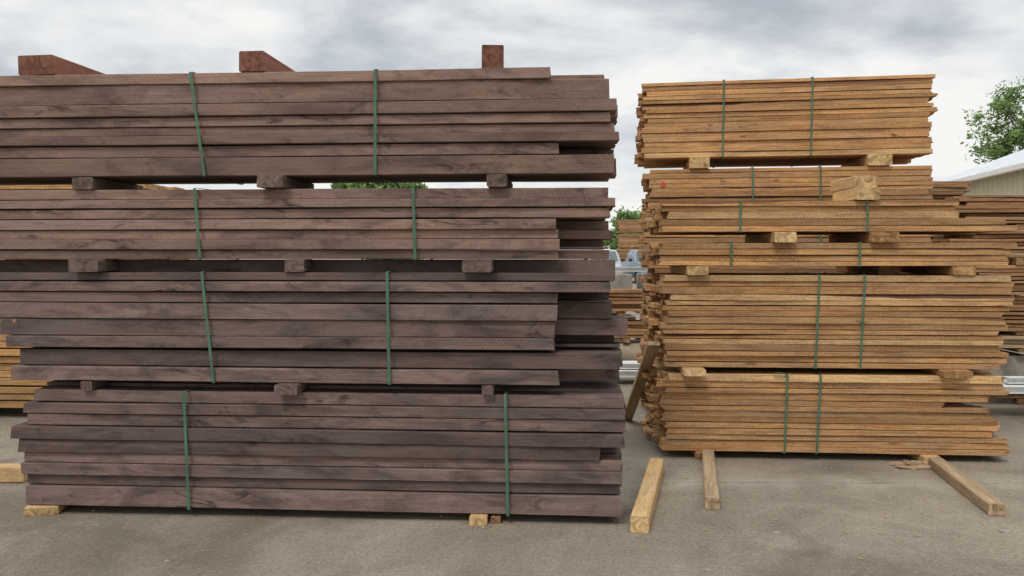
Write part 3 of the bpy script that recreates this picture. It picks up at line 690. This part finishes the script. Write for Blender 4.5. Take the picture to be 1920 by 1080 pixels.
# ================================================================ ground
def ground():
    m, T = newmat("worn_dusty_asphalt")
    g = T.n('ShaderNodeNewGeometry').outputs['Position']
    big = T.noise(g, 0.45, 6, 0.65, 0.8); mid = T.noise(g, 2.2, 6, 0.65, 0.3); fine = T.noise(g, 38, 5, 0.8); grit = T.noise(g, 100, 4, 0.85)
    c = T.mix(T.ramp(big, [(0.38, 0), (0.62, 1)]), (0.205, 0.170, 0.130, 1), (0.325, 0.278, 0.218, 1))
    c = T.mix(T.math('MULTIPLY', T.ramp(mid, [(0.3, 1), (0.52, 0)]), 0.45), c, (0.150, 0.127, 0.100, 1))
    c = T.mix(T.math('MULTIPLY', T.ramp(T.noise(g, 1.1, 6, 0.7, 1.0), [(0.52, 0), (0.70, 1)]), 0.55), c, (0.42, 0.365, 0.29, 1))
    c = T.mix(1.0, c, T.ramp(fine, [(0.3, 0.68), (0.7, 1.28)]), 'MULTIPLY')
    c = T.mix(1.0, c, T.ramp(grit, [(0.32, 0.58), (0.68, 1.40)]), 'MULTIPLY')
    for sc_, st_, amt in ((30.0, (0.08, 0.14), 0.55), (75.0, (0.12, 0.22), 0.45)):
        vo = T.n('ShaderNodeTexVoronoi', {'Vector': g, 'Scale': sc_})
        sp = T.ramp(vo.outputs['Distance'], [(st_[0], 1), (st_[1], 0)])
        spc = T.ramp(T.n('ShaderNodeSeparateColor', {0: vo.outputs['Color']}).outputs[0], [(0.0, (0.07,0.06,0.05)), (0.55, (0.2,0.18,0.15)), (1.0, (0.58,0.53,0.45))])
        c = T.mix(T.math('MULTIPLY', sp, amt), c, spc)
    osn = T.ramp(T.noise(g, 0.8, 4, 0.55, 0.8), [(0.58, 0), (0.72, 1)])
    c = T.mix(T.math('MULTIPLY', osn, 0.45), c, (0.090, 0.078, 0.065, 1))
    sx = T.n('ShaderNodeSeparateXYZ', {0: g})
    yy = T.math('ADD', sx.outputs[1], T.math('MULTIPLY', T.math('SUBTRACT', T.noise(g, 1.7, 5, 0.7), 0.5), 0.22))
    dd = T.math('ABSOLUTE', T.math('SUBTRACT', yy, 5.62))
    seam = T.ramp(dd, [(0.0, 1), (0.012, 0)])
    band = T.ramp(dd, [(0.02, 0.6), (0.30, 0.0)])
    right = T.ramp(sx.outputs[0], [(0.9, 0), (1.0, 1)])
    c = T.mix(T.math('MULTIPLY', T.math('MULTIPLY', band, right), T.ramp(mid, [(0.35, 0.2), (0.65, 1)])), c, (0.42, 0.375, 0.31, 1))
    c = T.mix(T.math('MULTIPLY', seam, 0.5), c, (0.07, 0.06, 0.05, 1))
    h = T.math('ADD', T.math('ADD', T.math('MULTIPLY', mid, 1.2), T.math('MULTIPLY', fine, 0.5)), T.math('MULTIPLY', grit, 0.4))
    finish(m, T, c, 0.92, h, 0.65, 0.013, spec=0.2)
    vs, fs = [], []
    N = 60; Sz = 1500
    co = []
    for i in range(N + 1):
        u = (i / N) * 2 - 1; co.append(math.copysign(abs(u)**3, u) * Sz)
    for yv in co:
        for xv in co:
            vs.append((xv, yv + 6, 0.0))
    for j in range(N):
        for i in range(N):
            a = j*(N+1)+i; fs.append((a, a+1, a+N+2, a+N+1))
    o = mesh_obj("ground", vs, fs, [m]); o["kind"] = "structure"; tag(o, "worn dusty grey-brown asphalt of the lumber yard", "ground")
ground()

# ================================================================ sky & light
w = bpy.data.worlds.new("World"); scene.world = w; w.use_nodes = True
T = NT(w.node_tree)
SEL, SAZ = math.radians(52), math.radians(205)
sky = T.n('ShaderNodeTexSky', sky_type='NISHITA', sun_disc=False, sun_elevation=SEL, sun_rotation=SAZ)
gen = T.n('ShaderNodeTexCoord').outputs['Generated']
sp = T.n('ShaderNodeSeparateXYZ', {0: gen})
zc2 = T.math('ADD', T.math('MAXIMUM', sp.outputs[2], 0.0), 0.22)
uv = T.n('ShaderNodeCombineXYZ', {0: T.math('DIVIDE', sp.outputs[0], zc2), 1: T.math('DIVIDE', sp.outputs[1], zc2), 2: 0.0}).outputs[0]
uv = T.n('ShaderNodeMapping', {'Vector': uv, 'Location': (8.1, 2.7, 0)}).outputs[0]
n1 = T.noise(uv, 1.25, 7, 0.52, 0.4)
n2 = T.noise(uv, 4.2, 6, 0.6, 0.3)
dens = T.math('ADD', T.math('MULTIPLY', n1, 0.76), T.math('MULTIPLY', n2, 0.24))
lowl = T.math('MULTIPLY', T.math('SUBTRACT', 0.25, sp.outputs[2]), 0.55)
dens2 = T.math('ADD', dens, T.math('MAXIMUM', T.math('MINIMUM', lowl, 0.08), -0.03))
cc = T.ramp(dens2, [(0.38, (0.47,0.505,0.55)), (0.455, (0.61,0.645,0.685)), (0.51, (0.76,0.785,0.81)), (0.59, (0.94,0.935,0.915))])
bst = T.math('ADD', 1.0, T.math('MULTIPLY', T.math('MAXIMUM', T.math('SUBTRACT', sp.outputs[2], 0.35), 0.0), 1.7))
bgc = T.n('ShaderNodeBackground', {0: cc, 1: bst})
bgs = T.n('ShaderNodeBackground', {0: sky.outputs[0], 1: 0.10})
mx = T.n('ShaderNodeMixShader', {0: T.ramp(dens, [(0.3, 0.9), (0.45, 0.98)]), 1: bgs.outputs[0], 2: bgc.outputs[0]})
T.n('ShaderNodeOutputWorld', {0: mx.outputs[0]})
sl = bpy.data.lights.new("sun", 'SUN'); sl.energy = 1.5; sl.angle = math.radians(14); sl.color = (1.0, 0.94, 0.84)
so = link(bpy.data.objects.new("sun", sl))
sd = Vector((-0.42*math.cos(SEL), -0.907*math.cos(SEL), math.sin(SEL)))
so.rotation_euler = sd.to_track_quat('Z', 'Y').to_euler(); so.location = (-5, -8, 12)

# ================================================================ camera
cam = bpy.data.cameras.new("camera"); cam.lens = 28.0; cam.sensor_width = 36.0; cam.clip_end = 4000; cam.shift_y = -60/1920
co = link(bpy.data.objects.new("camera", cam)); co.location = (0, 0, CAMZ); co.rotation_euler = (math.radians(90), 0, 0)
scene.camera = co
scene.view_settings.view_transform = 'Standard'; scene.view_settings.look = 'None'; scene.view_settings.exposure = 0
